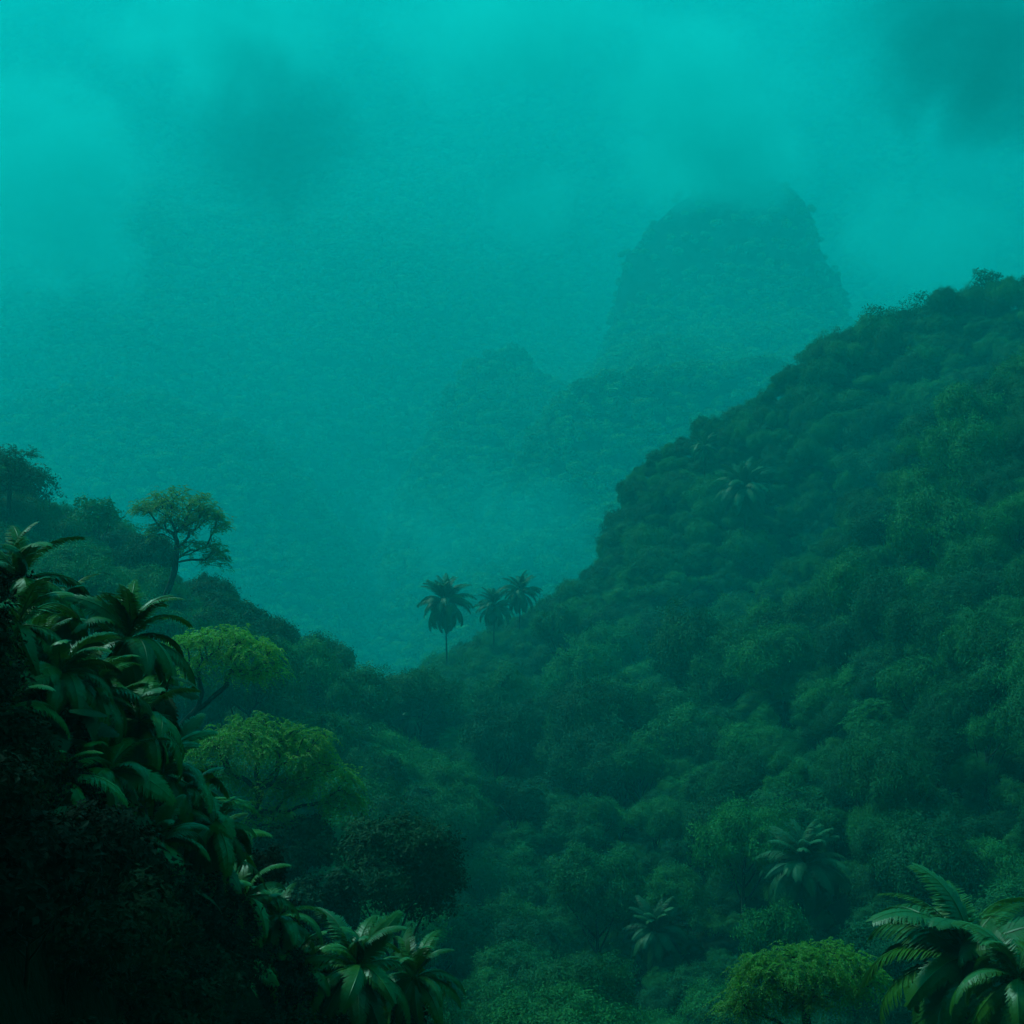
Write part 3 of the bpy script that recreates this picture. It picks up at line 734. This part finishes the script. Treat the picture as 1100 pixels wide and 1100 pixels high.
# ferns on the dark bank at left
FERNS = [
    (22, 625, 18, 88, 'upright fern topmost on the left bank at the picture edge', 1.3, 18),
    (68, 662, 18.5, 76, 'arching fern on the bank between the topmost and the star shaped one', 1.15, 16),
    (137, 688, 18, 92, 'star shaped fern with shiny arching fronds at the bank shoulder', 1.25, 24),
    (40, 700, 16.5, 80, 'low shaded fern under the topmost fern of the bank', 1.0, 16),
    (118, 770, 17, 80, 'shaded fern hanging directly below the star shaped fern', .9, 16),
    (172, 832, 18, 84, 'fern with shiny fronds midway down the left bank', 1.2, 22),
    (205, 868, 18.5, 70, 'green fern leaning out from the bank beside the wide feathery tree', 1.1, 18),
    (215, 925, 18.5, 74, 'fern with hanging fronds on the lower part of the bank', .9, 18),
    (262, 965, 19.5, 66, 'fern on the bank edge in front of the dark broadleaf tree', 1.1, 16),
    (300, 985, 20, 60, 'small bright fern stepping down the bank edge', 1.1, 14),
    (318, 1048, 20, 66, 'low fern at the left of the bottom fern row', 1.2, 18),
    (382, 1040, 20, 84, 'large star shaped fern in the middle of the bottom row', 1.25, 24),
    (446, 1050, 21, 62, 'fern ending the bottom row toward the valley', 1.2, 20),
    (255, 1035, 19, 60, 'dark fern low on the bank left of the bottom row', 1.0, 14),
]
for k, (px, py, d, lp, lab, e0, nf) in enumerate(FERNS):
    rosette(px, py, d - 1.9, lp * 1.12, lab, 50 + k, int(nf * 1.35), e0, -.75, wid=1.25)
MORE = [(20, 672, 14.5, 84, 'shaded fern at the picture edge under the topmost ferns'), (66, 722, 14.5, 80, 'dark fern spreading above the broad toothed leaves'),
        (100, 742, 15, 74, 'dark fern between the star shaped fern and the broad leaves'), (8, 762, 13.5, 80, 'dim fern at the picture edge beside broad toothed leaves'),
        (150, 775, 15.5, 76, 'fern with hanging fronds under the bank shoulder'), (118, 828, 14.5, 76, 'dim fern left of the mid bank fern'),
        (60, 838, 13.5, 76, 'dim fern in the middle of the shaded bank'), (232, 888, 16.8, 60, 'small fern below the leaning green fern'), (170, 905, 15, 66, 'dim fern under the mid bank fern')]
for k, (px, py, d, lp, lab) in enumerate(MORE):
    rosette(px, py, d - .8, lp * 1.1, lab, 150 + k, 26, 1.0, -.95, wid=1.4)
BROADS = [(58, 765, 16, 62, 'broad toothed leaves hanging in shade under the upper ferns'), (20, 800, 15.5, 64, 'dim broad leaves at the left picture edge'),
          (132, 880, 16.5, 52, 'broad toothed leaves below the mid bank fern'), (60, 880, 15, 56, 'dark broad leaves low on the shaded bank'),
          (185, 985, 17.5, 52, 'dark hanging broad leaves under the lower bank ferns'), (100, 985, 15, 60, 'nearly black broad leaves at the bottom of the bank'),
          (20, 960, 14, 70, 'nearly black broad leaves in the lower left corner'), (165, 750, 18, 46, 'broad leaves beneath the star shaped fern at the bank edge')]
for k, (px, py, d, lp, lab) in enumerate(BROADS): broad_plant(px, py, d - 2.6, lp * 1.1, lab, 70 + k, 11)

# dark shrubs filling the bank
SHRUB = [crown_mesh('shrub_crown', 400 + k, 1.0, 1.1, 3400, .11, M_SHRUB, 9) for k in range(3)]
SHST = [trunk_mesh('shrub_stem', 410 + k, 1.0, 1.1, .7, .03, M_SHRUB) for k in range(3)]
g = np.random.default_rng(12)
spots = []
for d in (8.5, 9.7, 11, 12.3, 13.6, 15, 16.5, 18, 19.7, 21.5, 24, 27):
    for px in range(-170, 540, 44 if d < 20 else 46):
        x = (px + g.uniform(-20, 20) - 550) / F * d; z = ground_z(np.array([x]), np.array([d]))[0]
        py = 550 - z / d * F
        if (560 if px > -20 else 600) < py < 1190: spots.append((x, d + g.uniform(-.6, .6), px, py))
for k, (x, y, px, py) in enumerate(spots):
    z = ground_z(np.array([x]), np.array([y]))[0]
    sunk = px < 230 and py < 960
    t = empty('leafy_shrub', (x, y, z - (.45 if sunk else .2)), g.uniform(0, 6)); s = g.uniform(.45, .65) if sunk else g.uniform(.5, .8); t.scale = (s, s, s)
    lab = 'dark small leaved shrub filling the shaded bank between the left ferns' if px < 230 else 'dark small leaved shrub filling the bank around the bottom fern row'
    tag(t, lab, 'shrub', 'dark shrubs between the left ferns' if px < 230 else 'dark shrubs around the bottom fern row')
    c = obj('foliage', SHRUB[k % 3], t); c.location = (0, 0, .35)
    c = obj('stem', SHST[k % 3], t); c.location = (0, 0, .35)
print('shrubs', len(spots))

# ------------------------------------------------------------------ haze and drifting mist
def box(name, x0, x1, y0, y1, z0, z1, mat):
    V = [(x, y, z) for x in (x0, x1) for y in (y0, y1) for z in (z0, z1)]
    return obj(name, raw_mesh(name, V, [(0, 1, 3, 2), (4, 6, 7, 5), (0, 4, 5, 1), (2, 3, 7, 6), (0, 2, 6, 4), (1, 5, 7, 3)], mat))
m, nt, out = new_mat('haze_air')
v = nt.nodes.new('ShaderNodeVolumePrincipled')
v.inputs['Color'].default_value = (.006, .92, .98, 1)
v.inputs['Density'].default_value = .0008
v.inputs['Anisotropy'].default_value = .12
nt.links.new(v.outputs[0], out.inputs['Volume'])
m.cycles.homogeneous_volume = True
tag(box('haze', -4300, 4300, -440, 2700, -420, 1230, m), 'teal mountain haze filling the valley', kind='stuff')

def mist_mat(name, colour, thick):
    m, nt, out = new_mat(name); N = nt.nodes.new; L = nt.links.new
    tc = N('ShaderNodeTexCoord'); info = N('ShaderNodeObjectInfo')
    ln = N('ShaderNodeVectorMath'); ln.operation = 'LENGTH'; L(tc.outputs['Object'], ln.inputs[0])
    geo = N('ShaderNodeNewGeometry')
    nz = N('ShaderNodeTexNoise'); nz.inputs['Scale'].default_value = .015; nz.inputs['Detail'].default_value = 6; nz.inputs['Roughness'].default_value = .6; nz.inputs['Distortion'].default_value = .5
    L(geo.outputs['Position'], nz.inputs['Vector'])
    a = N('ShaderNodeMath'); a.operation = 'MULTIPLY_ADD'; L(nz.outputs['Fac'], a.inputs[0]); a.inputs[1].default_value = 3.0; a.inputs[2].default_value = -.7
    b = N('ShaderNodeMath'); b.operation = 'SUBTRACT'; L(a.outputs[0], b.inputs[0]); L(ln.outputs['Value'], b.inputs[1])
    c = N('ShaderNodeMapRange'); c.interpolation_type = 'SMOOTHSTEP'; L(b.outputs[0], c.inputs['Value']); c.inputs['From Min'].default_value = 0; c.inputs['From Max'].default_value = .8
    e = N('ShaderNodeMapRange'); e.interpolation_type = 'SMOOTHSTEP'; L(ln.outputs['Value'], e.inputs['Value'])
    e.inputs['From Min'].default_value = 1.0; e.inputs['From Max'].default_value = .45
    f = N('ShaderNodeMath'); f.operation = 'MULTIPLY'; L(c.outputs[0], f.inputs[0]); L(e.outputs[0], f.inputs[1])
    h = N('ShaderNodeMath'); h.operation = 'MULTIPLY'; L(f.outputs[0], h.inputs[0]); h.inputs[1].default_value = thick
    v = N('ShaderNodeVolumePrincipled'); v.inputs['Color'].default_value = colour; v.inputs['Anisotropy'].default_value = .2
    L(h.outputs[0], v.inputs['Density']); L(v.outputs[0], out.inputs['Volume'])
    return m
M_MIST = mist_mat('mist_air', (.03, 1, .98, 1), .024)
M_DARKENED = mist_mat('darkened_cloud_air', (.002, .16, .165, 1), .021)  # cloud colour tinted dark to stand for shade
M_DIMMED = mist_mat('dimmed_cloud_air', (.003, .3, .31, 1), .011)  # weaker dark tint, also shade put into the cloud colour
M_THIN = mist_mat('thin_mist_air', (.03, 1, .98, 1), .010)
def mist(px, py, d, wx, wy, deep, label, mat=None):
    c = at(px, py, d)
    o = box('mist', -1, 1, -1, 1, -1, 1, mat or M_MIST)
    o.location = c; o.scale = (wx / F * d, deep, wy / F * d)
    return tag(o, label, kind='stuff')
mist(40, 215, 700, 170, 200, 110, 'pale mist hanging at the upper left')
mist(235, 25, 760, 180, 130, 110, 'pale mist along the top of the left wall')
mist(545, 15, 780, 215, 135, 110, 'pale mist along the top')
mist(745, 115, 800, 220, 150, 110, 'pale mist drifting over the rock peak')
mist(785, 172, 900, 160, 85, 90, 'thin mist hiding the top of the rock peak')
mist(285, 150, 660, 215, 150, 90, 'cloud with shade put into its colour over the left wall', M_DIMMED)
mist(1075, 50, 640, 240, 165, 80, 'cloud with shade put into its colour at the upper right', M_DARKENED)
mist(580, 570, 610, 300, 140, 55, 'pale mist low in the valley behind the palms', M_THIN)
mist(580, 222, 740, 78, 66, 55, 'small mist puff beside the peak')
mist(1010, 262, 640, 170, 90, 70, 'pale mist behind the right hill crest')

# ------------------------------------------------------------------ light
# cloud patches of the sky dome: bright and dark
CLOUDS = [(60, 240, 150, 1.3), (20, 40, 160, .3), (240, 20, 140, .8), (540, 10, 170, 1.2), (740, 110, 190, 1.2), (1010, 250, 160, .9), (1090, 50, 230, -.7), (320, 165, 200, -.5), (560, 150, 110, -.25)]
ELEV, AZ = R(54), R(-62)          # sun high beyond the left side of the valley
w = bpy.data.worlds.new('World'); SC.world = w; w.use_nodes = True
nt = w.node_tree
for n in list(nt.nodes): nt.nodes.remove(n)
out = nt.nodes.new('ShaderNodeOutputWorld'); bg = nt.nodes.new('ShaderNodeBackground')
sky = nt.nodes.new('ShaderNodeTexSky'); sky.sky_type = 'NISHITA'; sky.sun_disc = False
sky.sun_elevation = ELEV; sky.sun_rotation = AZ; sky.dust_density = 4; sky.air_density = 1.5
mx = nt.nodes.new('ShaderNodeMix'); mx.data_type = 'RGBA'; mx.blend_type = 'MULTIPLY'; mx.inputs['Factor'].default_value = 1
mx.inputs['B'].default_value = (.03, 1.0, .9, 1)
def dirn(px, py): return Vector(((px - 550) / F, 1, (550 - py) / F)).normalized()
N = nt.nodes.new; L = nt.links.new
tc = N('ShaderNodeTexCoord'); nz = N('ShaderNodeTexNoise'); nz.inputs['Scale'].default_value = 9; nz.inputs['Detail'].default_value = 5; nz.inputs['Roughness'].default_value = .5
L(tc.outputs['Generated'], nz.inputs['Vector'])
wob = N('ShaderNodeVectorMath'); wob.operation = 'MULTIPLY_ADD'; L(nz.outputs['Color'], wob.inputs[0]); wob.inputs[1].default_value = (.12,) * 3; wob.inputs[2].default_value = (-.06,) * 3
dv = N('ShaderNodeVectorMath'); dv.operation = 'ADD'; L(tc.outputs['Generated'], dv.inputs[0]); L(wob.outputs[0], dv.inputs[1])
acc = N('ShaderNodeMath'); acc.operation = 'MULTIPLY_ADD'; L(nz.outputs['Fac'], acc.inputs[0]); acc.inputs[1].default_value = .5; acc.inputs[2].default_value = .25
for px, py, rad, amt in CLOUDS:
    ds = N('ShaderNodeVectorMath'); ds.operation = 'DISTANCE'; L(dv.outputs[0], ds.inputs[0]); ds.inputs[1].default_value = dirn(px, py)
    mr = N('ShaderNodeMapRange'); mr.interpolation_type = 'SMOOTHSTEP'; L(ds.outputs['Value'], mr.inputs['Value'])
    mr.inputs['From Min'].default_value = rad / F; mr.inputs['From Max'].default_value = rad * .15 / F; mr.inputs['To Max'].default_value = amt
    ad = N('ShaderNodeMath'); ad.operation = 'ADD'; L(acc.outputs[0], ad.inputs[0]); L(mr.outputs[0], ad.inputs[1]); acc = ad
cl = N('ShaderNodeMath'); cl.operation = 'MAXIMUM'; L(acc.outputs[0], cl.inputs[0]); cl.inputs[1].default_value = .12
sc_ = N('ShaderNodeVectorMath'); sc_.operation = 'SCALE'; L(sky.outputs[0], sc_.inputs[0]); L(cl.outputs[0], sc_.inputs['Scale'])
nt.links.new(sc_.outputs[0], mx.inputs['A']); nt.links.new(mx.outputs['Result'], bg.inputs['Color']); nt.links.new(bg.outputs[0], out.inputs['Surface'])
bg.inputs['Strength'].default_value = .09
sl = bpy.data.lights.new('Sun', 'SUN'); sl.energy = 4.6; sl.angle = R(5); sl.color = (.5, 1, .88)
so = bpy.data.objects.new('Sun', sl); COL.objects.link(so)
to_sun = Vector((math.sin(AZ) * math.cos(ELEV), math.cos(AZ) * math.cos(ELEV), math.sin(ELEV)))
so.rotation_euler = to_sun.to_track_quat('Z', 'Y').to_euler()

# ------------------------------------------------------------------ camera and film
cam = bpy.data.cameras.new('Camera'); co = bpy.data.objects.new('Camera', cam); COL.objects.link(co)
co.location = (0, 0, 0); co.rotation_euler = (R(90), 0, 0)
cam.sensor_width = 36; cam.sensor_fit = 'HORIZONTAL'; cam.lens = 36 * F / 1100
cam.clip_start = .1; cam.clip_end = 12000
SC.camera = co
SC.view_settings.view_transform = 'Standard'; SC.view_settings.look = 'None'
SC.view_settings.exposure = .46; SC.view_settings.gamma = 1
SC.cycles.volume_bounces = 3; SC.cycles.volume_step_rate = 1.0
SC.cycles.max_bounces = 6; SC.cycles.diffuse_bounces = 2; SC.cycles.glossy_bounces = 2; SC.cycles.transmission_bounces = 3
SC.cycles.use_denoising = True
